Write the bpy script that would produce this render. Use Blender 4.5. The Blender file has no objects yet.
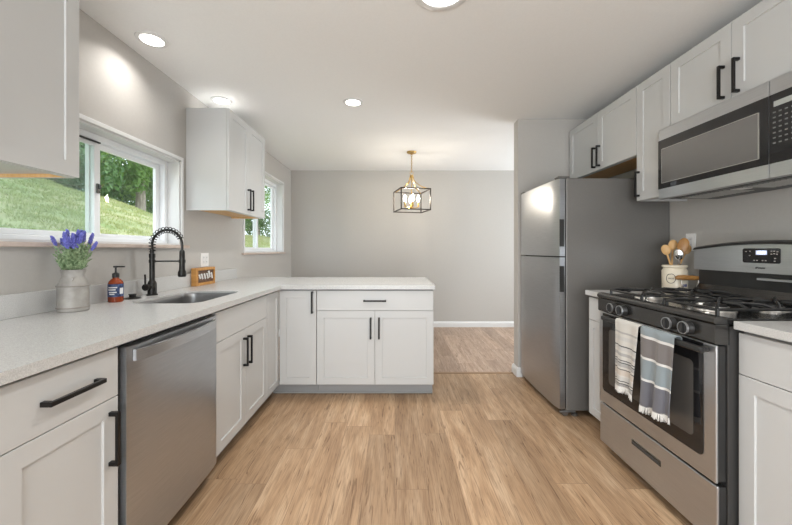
import bpy, bmesh, math, random
from mathutils import Vector, Matrix
R = math.radians
random.seed(7)
S = bpy.context.scene
COL = S.collection

# ------------------------------------------------------------------ camera
cd = bpy.data.cameras.new('camera'); cam = bpy.data.objects.new('camera', cd); COL.objects.link(cam)
cam.location = (0, 0, 1.2); cam.rotation_euler = (R(90), 0, 0)
cd.sensor_width = 36; cd.lens = 36*345/792; cd.shift_x = 1/792; cd.shift_y = -12.5/792
cd.clip_start = 0.05
S.camera = cam
# ------------------------------------------------------------------ exposure
vs = S.view_settings
vs.view_transform = 'Standard'; vs.look = 'None'; vs.gamma = 1; vs.use_curve_mapping = False
vs.exposure = 0.46
# ------------------------------------------------------------------ sky, sun, added fill lights
w = bpy.data.worlds.new('sky'); S.world = w; w.use_nodes = True
bg = w.node_tree.nodes['Background']; bg.inputs[0].default_value = (.80, .90, 1, 1); bg.inputs[1].default_value = 2.3
def light(name, kind, loc, rot, energy, color=(1,1,1), size=None, size_y=None, shape=None):
    l = bpy.data.lights.new(name, kind); o = bpy.data.objects.new(name, l); COL.objects.link(o)
    o.location = loc; o.rotation_euler = rot; l.energy = energy; l.color = color
    if kind == 'AREA':
        if shape: l.shape = shape
        if size: l.size = size
        if size_y: l.size_y = size_y
    return o
sun = light('sun', 'SUN', (0,0,20), (0,0,0), 2.4, (1,.95,.85)); sun.data.angle = R(1.5)
sun.rotation_euler = Vector((-.62,-.30,-.80)).to_track_quat('-Z','Y').to_euler()
# added fill lights, unseen, inside the made-up patio door and dining side window
light('added_patio_fill', 'AREA', (-.25,-2.43,1.15), (R(126),0,R(-22)), 100, (.95,.97,1), 2.4, 2.0, 'RECTANGLE')
light('added_dining_fill', 'AREA', (3.16,4.4,1.35), (0,R(90),0), 32, (.90,.95,1), 1.6, 1.5, 'RECTANGLE')
LAMP_W = 6.5
WARM = (1,.97,.93)

# ------------------------------------------------------------------ materials
def mat(name, col, rough=.5, metal=0, **k):
    m = bpy.data.materials.new(name); m.use_nodes = True
    b = m.node_tree.nodes['Principled BSDF']
    b.inputs['Base Color'].default_value = (*col, 1); b.inputs['Roughness'].default_value = rough
    b.inputs['Metallic'].default_value = metal
    for a, v in k.items(): b.inputs[a.replace('_', ' ')].default_value = v
    return m
def nd(m, t, **k):
    n = m.node_tree.nodes.new(t)
    for a, v in k.items(): setattr(n, a, v)
    return n
def lk(m, a, b): m.node_tree.links.new(a, b)
def noise(m, scale=(1,1,1), s=5, detail=3, rough=.5, coord='Object'):
    tc = nd(m, 'ShaderNodeTexCoord'); mp = nd(m, 'ShaderNodeMapping'); mp.inputs['Scale'].default_value = scale
    n = nd(m, 'ShaderNodeTexNoise'); n.inputs['Scale'].default_value = s; n.inputs['Detail'].default_value = detail; n.inputs['Roughness'].default_value = rough
    lk(m, tc.outputs[coord], mp.inputs[0]); lk(m, mp.outputs[0], n.inputs['Vector']); return n
def ramp(m, src, stops, interp='LINEAR'):
    r = nd(m, 'ShaderNodeValToRGB'); r.color_ramp.interpolation = interp
    e = r.color_ramp.elements
    while len(e) < len(stops): e.new(.5)
    for i, (p, c) in enumerate(stops): e[i].position = p; e[i].color = (*c, 1)
    lk(m, src, r.inputs[0]); return r
def bump(m, src, strength=.1, dist=.001):
    b = nd(m, 'ShaderNodeBump'); b.inputs['Strength'].default_value = strength; b.inputs['Distance'].default_value = dist
    lk(m, src, b.inputs['Height']); lk(m, b.outputs[0], m.node_tree.nodes['Principled BSDF'].inputs['Normal'])
def P(m): return m.node_tree.nodes['Principled BSDF']
def noisy(name, c1, c2, rough=.5, metal=0, scale=(1,1,1), s=5, detail=3, lo=.3, hi=.7, bs=0, bd=.001, **k):
    m = mat(name, c1, rough, metal, **k); n = noise(m, scale, s, detail)
    r = ramp(m, n.outputs[0], [(lo, c1), (hi, c2)]); lk(m, r.outputs[0], P(m).inputs['Base Color'])
    if bs: bump(m, n.outputs[0], bs, bd)
    return m

M = {}
M['wall'] = noisy('greige wall paint', (.47,.452,.425), (.485,.466,.438), .75, s=60, bs=.08)
M['ceiling'] = noisy('ceiling paint', (.83,.83,.82), (.85,.85,.84), .9, s=90, bs=.1)
M['trim'] = mat('white trim paint', (.72,.72,.715), .35)
M['cab'] = noisy('white cabinet paint', (.55,.555,.55), (.56,.565,.56), .34, s=3)
M['cabwall'] = M['cab']
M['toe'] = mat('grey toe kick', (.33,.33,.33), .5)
M['gap'] = mat('cabinet carcass edge', (.30,.295,.29), .7)
M['wood'] = noisy('raw maple underside', (.62,.36,.13), (.72,.47,.22), .5, scale=(1,12,1), s=6)
M['black'] = mat('matte black metal', (.018,.017,.017), .38, .6)
M['bronze'] = noisy('black bronze metal', (.022,.021,.020), (.045,.043,.040), .33, .8, s=40)
M['counter'] = noisy('white quartz', (.47,.47,.46), (.60,.60,.59), .24, s=330, detail=4, lo=.35, hi=.6)
M['steel'] = noisy('brushed stainless steel', (.40,.41,.425), (.47,.48,.495), .30, .9, scale=(1,1,60), s=8, detail=2)
M['steelH'] = noisy('horizontally brushed stainless', (.46,.472,.49), (.54,.55,.565), .30, .9, scale=(1,1,80), s=8, detail=2)
M['steelsink'] = mat('satin sink steel', (.30,.30,.30), .36, .9)
M['fside'] = noisy('grey textured steel side', (.165,.158,.148), (.185,.178,.168), .45, .3, s=200, bs=.1)
M['darksteel'] = noisy('black stainless', (.085,.083,.080), (.115,.112,.108), .26, .85, scale=(1,1,40), s=8)
M['enamel'] = mat('black enamel', (.012,.012,.012), .18, 0, Coat_Weight=.5)
M['iron'] = mat('cast iron', (.022,.022,.022), .42, .3)
M['blackglass'] = mat('black glass', (.012,.012,.013), .04, 0)
M['blackplastic'] = mat('black plastic', (.02,.02,.02), .35)
M['mwglass'] = mat('smoked window glass', (.20,.195,.19), .10, .45)
M['chrome'] = mat('polished chrome', (.78,.78,.78), .1, 1)
M['alu'] = mat('brushed aluminium burner', (.70,.69,.67), .3, .9)
M['vinyl'] = mat('white vinyl', (.86,.88,.90), .3)
M['plate'] = mat('white plastic', (.82,.81,.79), .35)
M['slot'] = mat('dark slot', (.05,.05,.05), .6)
M['brass'] = mat('aged brass', (.55,.36,.13), .28, .95)
M['cage'] = mat('dark bronze cage', (.06,.05,.042), .4, .7)
M['candle'] = mat('ivory candle sleeve', (.82,.74,.55), .5)
M['cream'] = noisy('cream stoneware', (.72,.64,.50), (.80,.73,.60), .3, s=8)
M['ink'] = mat('dark ink', (.03,.03,.035), .6)
M['inkblue'] = mat('blue ink', (.04,.07,.22), .5)
M['spoonwood'] = noisy('honey beech wood', (.52,.29,.10), (.68,.43,.19), .45, scale=(1,1,.2), s=30)
M['darkwood'] = noisy('warm brown wood', (.30,.135,.03), (.42,.21,.06), .4, scale=(1,1,.2), s=30)
M['signwood'] = noisy('orange stained wood', (.42,.19,.045), (.60,.31,.09), .5, scale=(1,.15,1), s=40)
M['signdark'] = noisy('dark stained board', (.07,.035,.018), (.16,.08,.04), .6, scale=(1,.15,1), s=40)
M['letter'] = mat('white lettering', (.85,.85,.85), .5)
M['amber'] = mat('amber bottle', (.36,.06,.015), .12, 0, Transmission_Weight=.25)
M['label'] = noisy('navy paper label', (.015,.035,.11), (.07,.11,.25), .5, s=70, lo=.45, hi=.6)
M['galv'] = noisy('galvanised metal', (.26,.245,.225), (.46,.44,.41), .55, .25, s=14, detail=6)
M['rust'] = noisy('weathered band', (.20,.18,.16), (.36,.33,.30), .6, .3, s=20)
M['lav'] = noisy('lavender bloom', (.10,.10,.42), (.22,.23,.66), .7, s=120)
M['stem'] = noisy('grey green leaf', (.07,.15,.05), (.38,.48,.28), .6, s=90)
M['stone'] = noisy('pink beige sill stone', (.52,.42,.36), (.62,.52,.46), .4, s=20)
M['rubber'] = mat('grey rubber', (.25,.25,.25), .6)
M['bark'] = noisy('grey bark', (.22,.18,.14), (.38,.33,.27), .9, scale=(1,1,.3), s=8, bs=.6, bd=.05)

def emis(name, col, st):
    m = mat(name, (.8,.8,.8), .4); P(m).inputs['Emission Color'].default_value = (*col,1); P(m).inputs['Emission Strength'].default_value = st; return m
M['lens'] = emis('frosted lamp lens', (1,.97,.92), 4)
M['bulb'] = emis('glowing filament bulb', (1,.90,.76), 150)
M['display'] = emis('blue lit display', (.05,.22,1), .22)
M['digit'] = emis('lit digits', (.65,.85,1), 3)

def glassmat(name, tint, haze=0):
    m = bpy.data.materials.new(name); m.use_nodes = True; nt = m.node_tree; nt.nodes.clear()
    o = nd(m, 'ShaderNodeOutputMaterial'); t = nd(m, 'ShaderNodeBsdfTransparent'); t.inputs[0].default_value = (*tint,1)
    g = nd(m, 'ShaderNodeBsdfGlossy'); g.inputs['Roughness'].default_value = .02
    lw = nd(m, 'ShaderNodeLayerWeight'); pw = nd(m, 'ShaderNodeMath', operation='POWER'); pw.inputs[1].default_value = 4; lk(m, lw.outputs['Facing'], pw.inputs[0])
    f = nd(m, 'ShaderNodeMath', operation='MULTIPLY_ADD'); f.inputs[1].default_value = .45; f.inputs[2].default_value = .03; lk(m, pw.outputs[0], f.inputs[0])
    x = nd(m, 'ShaderNodeMixShader'); lk(m, f.outputs[0], x.inputs[0]); lk(m, t.outputs[0], x.inputs[1]); lk(m, g.outputs[0], x.inputs[2])
    last = x
    if haze:
        d = nd(m, 'ShaderNodeBsdfDiffuse'); d.inputs[0].default_value = (.45,.50,.48,1)
        y = nd(m, 'ShaderNodeMixShader'); y.inputs[0].default_value = haze
        lk(m, x.outputs[0], y.inputs[1]); lk(m, d.outputs[0], y.inputs[2]); last = y
    lk(m, last.outputs[0], o.inputs[0]); return m
M['glass'] = glassmat('clear window glass', (.97,.98,.97))
M['screen'] = glassmat('insect screen', (.86,.93,.90), .16)

def floor_mat(name, cA, cB, cC, gap):
    m = mat(name, cA, .42)
    tc = nd(m, 'ShaderNodeTexCoord'); sp = nd(m, 'ShaderNodeSeparateXYZ'); cb = nd(m, 'ShaderNodeCombineXYZ')
    lk(m, tc.outputs['Object'], sp.inputs[0]); lk(m, sp.outputs['X'], cb.inputs['Y'])
    dv_ = nd(m, 'ShaderNodeMath', operation='DIVIDE'); dv_.inputs[1].default_value = .165; lk(m, sp.outputs['X'], dv_.inputs[0])
    fl_ = nd(m, 'ShaderNodeMath', operation='FLOOR'); lk(m, dv_.outputs[0], fl_.inputs[0])
    wn_ = nd(m, 'ShaderNodeTexWhiteNoise', noise_dimensions='1D'); lk(m, fl_.outputs[0], wn_.inputs['W'])
    ma_ = nd(m, 'ShaderNodeMath', operation='MULTIPLY_ADD'); ma_.inputs[1].default_value = 1.22; lk(m, wn_.outputs['Value'], ma_.inputs[0]); lk(m, sp.outputs['Y'], ma_.inputs[2])
    lk(m, ma_.outputs[0], cb.inputs['X'])
    br = nd(m, 'ShaderNodeTexBrick'); br.offset = 0
    br.inputs['Color1'].default_value = (0,0,0,1); br.inputs['Color2'].default_value = (1,1,1,1); br.inputs['Mortar'].default_value = (.5,.5,.5,1)
    br.inputs['Scale'].default_value = 1; br.inputs['Mortar Size'].default_value = .0011; br.inputs['Mortar Smooth'].default_value = .2
    br.inputs['Brick Width'].default_value = 1.22; br.inputs['Row Height'].default_value = .165; br.inputs['Bias'].default_value = 0
    lk(m, cb.outputs[0], br.inputs['Vector'])
    # grain: stretched noise shifted per plank
    ad = nd(m, 'ShaderNodeVectorMath', operation='MULTIPLY_ADD'); ad.inputs[1].default_value = (37,11,5)
    lk(m, br.outputs['Color'], ad.inputs[0]); lk(m, tc.outputs['Object'], ad.inputs[2])
    def gn(sc, s, d, dist=0):
        mp = nd(m, 'ShaderNodeMapping'); mp.inputs['Scale'].default_value = sc; lk(m, ad.outputs[0], mp.inputs[0])
        n = nd(m, 'ShaderNodeTexNoise'); n.inputs['Scale'].default_value = s; n.inputs['Detail'].default_value = d; n.inputs['Distortion'].default_value = dist
        lk(m, mp.outputs[0], n.inputs['Vector']); return n
    g1 = gn((8,.8,1), 2.2, 5, .8); g2 = gn((70,3.5,1), 2.5, 8); g3 = gn((30,2.4,1), 1.8, 5, 1.6)
    r1 = ramp(m, g1.outputs[0], [(.32, cB), (.5, cA), (.70, cC)])
    rv = ramp(m, br.outputs['Color'], [(0, (.74,.73,.72)), (1, (1.04,1.04,1.04))])
    r2 = ramp(m, g2.outputs[0], [(.34, (.74,.72,.70)), (.60, (1.05,1.05,1.05))])
    r3 = ramp(m, g3.outputs[0], [(.33, (.55,.50,.45)), (.41, (1,1,1))])
    def mul(a, b):
        x = nd(m, 'ShaderNodeMix', data_type='RGBA', blend_type='MULTIPLY'); x.inputs[0].default_value = 1
        lk(m, a, x.inputs[6]); lk(m, b, x.inputs[7]); return x.outputs[2]
    c = mul(mul(mul(r1.outputs[0], rv.outputs[0]), r2.outputs[0]), r3.outputs[0])
    x = nd(m, 'ShaderNodeMix', data_type='RGBA'); lk(m, br.outputs['Fac'], x.inputs[0]); lk(m, c, x.inputs[6]); x.inputs[7].default_value = (*gap,1)
    lk(m, x.outputs[2], P(m).inputs['Base Color'])
    bump(m, g2.outputs[0], .15, .0006)
    return m
M['floor'] = floor_mat('oak plank floor', (.49,.322,.190), (.39,.243,.137), (.60,.425,.275), (.20,.12,.07))
M['floor_cool_lit'] = floor_mat('cool lit oak plank floor', (.48,.34,.25), (.39,.27,.19), (.57,.43,.33), (.18,.12,.09))  # same oak planks, greyer: cool dining daylight put into the colour

# grass / leaves
def leafmat(name, c1, c2):
    m = noisy(name, c1, c2, .6, s=2.5, detail=4, lo=.35, hi=.65); 
    nt = m.node_tree; out = [n for n in nt.nodes if n.type == 'OUTPUT_MATERIAL'][0]
    t = nd(m, 'ShaderNodeBsdfTranslucent'); t.inputs[0].default_value = (c2[0]*1.3, c2[1]*1.4, c2[2], 1)
    x = nd(m, 'ShaderNodeMixShader'); x.inputs[0].default_value = .35
    lk(m, P(m).outputs[0], x.inputs[1]); lk(m, t.outputs[0], x.inputs[2]); lk(m, x.outputs[0], out.inputs[0]); return m
M['leafA'] = leafmat('green leaves', (.05,.13,.02), (.17,.30,.06))
M['leafB'] = leafmat('dark green leaves', (.028,.08,.022), (.09,.19,.05))
M['grass'] = leafmat('hillside grass', (.20,.24,.09), (.34,.35,.17))
gm = noisy('hillside ground', (.15,.21,.07), (.36,.32,.19), .9, s=.9, detail=8, lo=.35, hi=.68, bs=.5, bd=.05); M['ground'] = gm
M['deck'] = mat('exterior concrete', (.45,.44,.42), .8)

# ------------------------------------------------------------------ mesh helpers
def link(o, parent=None):
    COL.objects.link(o)
    if parent: o.parent = parent
    return o
def mesh_obj(name, bm, m, parent=None, smooth=False, loc=None):
    bmesh.ops.recalc_face_normals(bm, faces=bm.faces[:])
    me = bpy.data.meshes.new(name); bm.to_mesh(me); bm.free()
    for x in (m if isinstance(m, (list, tuple)) else [m]): me.materials.append(x)
    if smooth:
        for p in me.polygons: p.use_smooth = True
        if smooth != 'all':
            try: me.set_sharp_from_angle(angle=R(35))
            except Exception: pass
    o = bpy.data.objects.new(name, me)
    if loc: o.location = loc
    return link(o, parent)
def thing(name, label, cat, loc=(0,0,0), rz=0, group=None):
    o = bpy.data.objects.new(name, None); o.empty_display_size = .1; o.location = loc; o.rotation_euler = (0,0,rz)
    link(o); o['label'] = label; o['category'] = cat
    if group: o['group'] = group
    return o
def tag(o, label, cat, group=None, kind=None):
    o['label'] = label; o['category'] = cat
    if group: o['group'] = group
    if kind: o['kind'] = kind
    return o
def struct(o): o['kind'] = 'structure'; return o
def box(bm, x0, x1, y0, y1, z0, z1, bev=0, mi=0, seg=1):
    r = bmesh.ops.create_cube(bm, size=1); vsx = r['verts']
    for v in vsx: v.co = Vector((x0+(v.co.x+.5)*(x1-x0), y0+(v.co.y+.5)*(y1-y0), z0+(v.co.z+.5)*(z1-z0)))
    fs = list({f for v in vsx for f in v.link_faces})
    for f in fs: f.material_index = mi
    if bev:
        es = list({e for v in vsx for e in v.link_edges})
        rr = bmesh.ops.bevel(bm, geom=es, offset=bev, segments=seg, profile=.5, affect='EDGES')
        for f in rr['faces']: f.material_index = mi
def B(): return bmesh.new()
def onebox(name, d, m, parent=None, bev=.001, seg=1):
    bm = B(); box(bm, *d, bev=bev, seg=seg); return mesh_obj(name, bm, m, parent)
def tube(bm, pts, r, n=10, cap=True, mi=0):
    pts = [Vector(p) for p in pts]; rs = r if isinstance(r, (list, tuple)) else [r]*len(pts)
    rings = []; prev = None
    for i, p in enumerate(pts):
        d = (pts[min(i+1, len(pts)-1)] - pts[max(i-1, 0)]).normalized()
        if prev is None:
            a = Vector((0,0,1)) if abs(d.z) < .9 else Vector((1,0,0)); u = d.cross(a).normalized()
        else: u = (prev - d*prev.dot(d)).normalized()
        prev = u; v = d.cross(u)
        rings.append([bm.verts.new(p + (u*math.cos(2*math.pi*k/n) + v*math.sin(2*math.pi*k/n))*rs[i]) for k in range(n)])
    for a, b in zip(rings, rings[1:]):
        for k in range(n):
            f = bm.faces.new((a[k], a[(k+1)%n], b[(k+1)%n], b[k])); f.material_index = mi
    if cap:
        for rg in (rings[0], rings[-1]):
            f = bm.faces.new(rg); f.material_index = mi
def lathe(bm, prof, c=(0,0,0), n=28, axis='Z', mi=0, cap=True):
    c = Vector(c); rings = []
    for r, h in prof:
        ring = []
        if r < 1e-6: r = 1e-5
        for k in range(n):
            a = 2*math.pi*k/n; x, y = r*math.cos(a), r*math.sin(a)
            v = {'Z': (x,y,h), 'X': (h,x,y), 'Y': (x,h,y)}[axis]
            ring.append(bm.verts.new(c + Vector(v)))
        rings.append(ring)
    for a, b in zip(rings, rings[1:]):
        for k in range(n):
            f = bm.faces.new((a[k], a[(k+1)%n], b[(k+1)%n], b[k])); f.material_index = mi
    for rg in (rings[0], rings[-1]):
        if cap: f = bm.faces.new(rg); f.material_index = mi
    if not cap:
        for k in range(n): bm.faces.new((rings[-1][k],rings[-1][(k+1)%n],rings[0][(k+1)%n],rings[0][k]))
def prism(bm, outline, a0, a1, axis='Y'):
    """outline in the other two axes"""
    def P3(u, v, a): return {'Y': (u,a,v), 'X': (a,u,v), 'Z': (u,v,a)}[axis]
    A = [bm.verts.new(P3(u,v,a0)) for u, v in outline]; Bv = [bm.verts.new(P3(u,v,a1)) for u, v in outline]
    bm.faces.new(A); bm.faces.new(Bv)
    n = len(A)
    for i in range(n): bm.faces.new((A[i], A[(i+1)%n], Bv[(i+1)%n], Bv[i]))
def text_mesh(name, body, size, m, parent, matrix, shear=0, extrude=.0004):
    cu = bpy.data.curves.new(name, 'FONT'); cu.body = body; cu.size = size; cu.extrude = extrude; cu.align_x = 'CENTER'; cu.align_y = 'CENTER'; cu.shear = shear
    t = bpy.data.objects.new(name+'_src', cu); COL.objects.link(t)
    bpy.context.view_layer.update()
    me = bpy.data.meshes.new_from_object(t); bpy.data.objects.remove(t); bpy.data.curves.remove(cu)
    me.transform(matrix); me.materials.clear(); me.materials.append(m)
    o = bpy.data.objects.new(name, me); return link(o, parent)
def wall_with_holes(bm, axis, t0, t1, a0, a1, z0, z1, holes):
    """axis 'X': wall thickness in x (t0..t1), runs along y a0..a1; holes=[(a0,a1,z0,z1)] sorted"""
    def bx(p0, p1, q0, q1):
        if p1-p0 < 1e-6 or q1-q0 < 1e-6: return
        if axis == 'X': box(bm, t0, t1, p0, p1, q0, q1)
        else: box(bm, p0, p1, t0, t1, q0, q1)
    cur = a0
    for h in holes:
        bx(cur, h[0], z0, z1); bx(h[0], h[1], z0, h[2]); bx(h[0], h[1], h[3], z1); cur = h[1]
    bx(cur, a1, z0, z1)
    bmesh.ops.remove_doubles(bm, verts=bm.verts[:], dist=1e-5)

# ------------------------------------------------------------------ the room
WL, WR, H = -1.62, 1.975, 2.44
YB, YR = 5.38, -2.5
XD = 3.2          # dining room's right wall
W1 = (1.25, 2.60, 1.235, 1.872)
W2 = (3.70, 4.97, 1.17, 2.15)
struct(onebox('floor', (WL-.16, WR+.16, YR-.1, 3.366, -.12, 0), M['floor'], bev=0))
struct(onebox('floor', (WL-.16, XD+.16, 3.367, YB+.16, -.12, 0), M['floor_cool_lit'], bev=0))
struct(onebox('trim_threshold', (.33, 1.15, 3.345, 3.385, .0005, .004), mat('threshold strip', (.30,.19,.11), .5), bev=.0015))
struct(onebox('ceiling', (WL-.16, XD+.16, YR-.1, YB+.16, H, H+.2), M['ceiling'], bev=0))
bm = B(); wall_with_holes(bm, 'X', WL-.17, WL, YR, YB, 0, H, [W1, W2]); struct(mesh_obj('wall_left', bm, M['wall']))
struct(onebox('wall_right', (WR, WR+.12, YR, 3.38, 0, H), M['wall'], bev=0))
struct(onebox('wall_back', (WL-.17, XD+.12, YB, YB+.15, 0, H), M['wall'], bev=0))
struct(onebox('wall_partition', (1.165, WR-.0005, 3.27, 3.38, 0, H), M['wall'], bev=.002))
bm = B(); wall_with_holes(bm, 'X', XD, XD+.12, 3.38, YB, 0, H, [(3.6,5.2,.6,2.1)]); struct(mesh_obj('wall_dining_right', bm, M['wall']))
struct(onebox('wall_dining_front', (WR, XD+.12, 3.28, 3.38, 0, H), M['wall'], bev=0))
bm = B(); wall_with_holes(bm, 'Y', YR-.15, YR, WL-.17, WR+.12, 0, H, [(-1.5,1.0,.02,2.15)]); struct(mesh_obj('wall_rear', bm, M['wall']))
# made-up patio door behind the camera, added to hold the rear fill
bm = B()
for x0, x1 in ((-1.5,-1.42),(-.29,-.21),(.92,1.0)): box(bm, x0, x1, YR-.1, YR-.04, .02, 2.15, .003)
box(bm, -1.5, 1.0, YR-.1, YR-.04, 2.07, 2.15, .003); box(bm, -1.5, 1.0, YR-.1, YR-.04, .02, .1, .003)
door = struct(mesh_obj('door_added', bm, M['vinyl']))
onebox('door_glass', (-1.42,.92,YR-.075,YR-.07,.1,2.07), M['glass'], door, bev=0)
# baseboards
def baseboard(name, x0, x1, y0, y1):
    bm = B(); box(bm, x0, x1, y0, y1, 0.0005, .085, .002)
    return struct(mesh_obj(name, bm, M['trim']))
def prof_board(name, a0, a1, face, side, axis):
    # moulded profile: thickness, height
    pf = [(0,0.0005),(.016,0.0005),(.016,.062),(.012,.074),(.006,.082),(.004,.088),(0,.088)]
    bm = B()
    if axis == 'Y': prism(bm, [(face+side*u, v) for u, v in pf], a0, a1, 'Y')
    else: prism(bm, [(face+side*u, v) for u, v in pf], a0, a1, 'X')
    return struct(mesh_obj(name, bm, M['trim']))
prof_board('baseboard_back', WL, XD, YB-.0005, -1, 'X')
prof_board('baseboard_left', 3.66, YB-.02, WL+.0005, 1, 'Y')
prof_board('baseboard_partition', 3.256, 3.394, 1.1645, -1, 'Y')
prof_board('baseboard_partition', 1.15, 1.20, 3.2695, -1, 'X')

def window(name, w, mid):
    y0, y1, z0, z1 = w; X = WL
    root = None
    bm = B()   # white jamb liner
    t = .012
    box(bm, X-.165, X+.0005, y0, y0+t, z0, z1); box(bm, X-.165, X+.0005, y1-t, y1, z0, z1)
    box(bm, X-.165, X+.0005, y0, y1, z1-t, z1); box(bm, X-.165, X-.002, y0, y1, z0, z0+t)
    root = struct(mesh_obj(name, bm, M['trim']))
    bm = B(); c = .026     # slim casing bead
    for a in ((y0-c, y0, z0, z1+c), (y1, y1+c, z0, z1+c), (y0, y1, z1, z1+c)): box(bm, X+.0005, X+.014, a[0], a[1], a[2], a[3], .003)
    mesh_obj('window_casing', bm, M['trim'], root)
    bm = B(); fw = .035    # outer vinyl frame
    xf0, xf1 = X-.155, X-.085
    a0, a1, b0, b1 = y0+t, y1-t, z0+t, z1-t
    box(bm, xf0, xf1, a0, a0+fw, b0, b1, .003); box(bm, xf0, xf1, a1-fw, a1, b0, b1, .003)
    box(bm, xf0, xf1, a0+fw, a1-fw, b1-fw, b1, .003); box(bm, xf0, xf1, a0+fw, a1-fw, b0, b0+fw*.7, .003)
    mesh_obj('window_frame', bm, M['vinyl'], root)
    for k, (s0, s1, xx) in enumerate(((a0+fw, mid+.022, X-.118), (mid-.022, a1-fw, X-.145))):
        bm = B(); sw = .040; zz0, zz1 = b0+fw*.7, b1-fw
        box(bm, xx, xx+.024, s0, s0+sw, zz0, zz1, .002); box(bm, xx, xx+.024, s1-sw, s1, zz0, zz1, .002)
        box(bm, xx, xx+.024, s0+sw, s1-sw, zz1-.03, zz1, .002); box(bm, xx, xx+.024, s0+sw, s1-sw, zz0, zz0+.026, .002)
        sash = mesh_obj('sash', bm, M['vinyl'], root)
        onebox('pane', (xx+.010, xx+.013, s0+sw, s1-sw, zz0+.026, zz1-.03), M['glass'], sash, bev=0)
    bm = B(); box(bm, X-.1015, X-.1005, a0+fw, mid-.03, b0+fw*.7, b1-fw)
    box(bm, X-.165, X-.160, a0+fw, mid, b0+fw*.7, b1-fw) if False else None
    bm.free()
    # latch and track piece
    bm = B(); zm = (z0+z1)/2
    box(bm, X-.094, X-.082, mid-.012, mid+.010, zm-.028, zm+.028, .004); box(bm, X-.082, X-.070, mid-.006, mid+.004, zm-.004, zm+.022, .003)
    mesh_obj('latch', bm, M['darksteel'], root)
    return root
window('window_1', W1, 1.985)
window('window_2', W2, 4.30)
scr = onebox('window_screen', (WL-.1515, WL-.1505, W1[0]+.05, 2.0, W1[2]+.04, W1[3]-.05), M['screen'], bpy.data.objects['window_1'], bev=0)
onebox('track_bracket', (WL-.084, WL-.072, 1.50, 1.985, W1[3]-.062, W1[3]-.054), M['black'], bpy.data.objects['window_1'])
# sills (stools)
struct(onebox('trim_window_sill', (WL-.08, WL+.032, W1[0]-.06, W1[1]+.075, W1[2]-.022, W1[2]+.0), M['stone'], bev=.003))
struct(onebox('trim_window_sill', (WL-.08, WL+.028, W2[0]-.06, W2[1]+.05, W2[2]-.022, W2[2]+.0), M['stone'], bev=.003))
# unseen dining side window, added to go with the dining fill
bm = B()
for a, b in ((3.6,3.65),(4.375,4.425),(5.15,5.2)): box(bm, XD+.03, XD+.08, a, b, .6, 2.1, .003)
box(bm, XD+.03, XD+.08, 3.6, 5.2, 2.05, 2.1, .003); box(bm, XD+.03, XD+.08, 3.6, 5.2, .6, .65, .003)
w3 = struct(mesh_obj('window_added', bm, M['vinyl']))
onebox('pane', (XD+.05,XD+.055,3.65,5.15,.65,2.05), M['glass'], w3, bev=0)

# ------------------------------------------------------------------ outdoors
def hz(x, y):
    pts = [(0,3.8),(9,3.8),(10.5,3.75),(12,3.55),(14,3.25),(16,2.95),(18,2.7),(22,2.45),(60,2.4)]
    ridge = pts[0][1]
    for (a, za), (b, zb) in zip(pts, pts[1:]):
        if a <= y <= b: ridge = za+(zb-za)*(y-a)/(b-a); break
    if y > 60: ridge = 2.2
    d = -x-2.4
    t = min(max(d/9.6, 0), 1)
    z = .45+(ridge-.45)*t
    if d > 9.6: z = ridge+.15*math.sin(d)*.5
    return z + .05*math.sin(x*2.1+y*1.3)+.04*math.sin(x*4.3-y*3.1)
bm = B(); nx, ny = 60, 90; g = []
for i in range(nx+1):
    row = []
    for j in range(ny+1):
        x = -2.0-30*(i/nx)**1.3; y = -4+60*(j/ny)
        row.append(bm.verts.new((x, y, hz(x,y))))
    g.append(row)
for i in range(nx):
    for j in range(ny): bm.faces.new((g[i][j], g[i+1][j], g[i+1][j+1], g[i][j+1]))
hill = mesh_obj('hillside_ground', bm, M['ground'], smooth='all'); struct(hill)
bm = B()
rg = random.Random(3)
for i in range(45000):
    px = rg.uniform(0, 400) if i % 5 else rg.uniform(240, 275)
    X = -rg.uniform(2.6, 13.5)**1.0; t = -X/(395-min(px,392)*.75); Y = 345*t
    if i % 5 == 0: Y = -X*rg.uniform(2.2,2.8)
    if Y > 40: continue
    X += rg.uniform(-.3,.3); Y += rg.uniform(-.6,.6)
    z = hz(X,Y); h = rg.uniform(.03,.085); wd = .006+.0012*abs(X); a = rg.uniform(0, 6.28)
    dx, dy = math.cos(a)*wd, math.sin(a)*wd; lx, ly = rg.uniform(-.05,.05), rg.uniform(-.05,.05)
    v = [bm.verts.new(p) for p in ((X-dx,Y-dy,z-.01),(X+dx,Y+dy,z-.01),(X+lx,Y+ly,z+h))]; bm.faces.new(v)
tag(mesh_obj('grass', bm, M['grass']), 'rough sunlit grass growing over the hillside outside', 'grass', kind='stuff')

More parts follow.
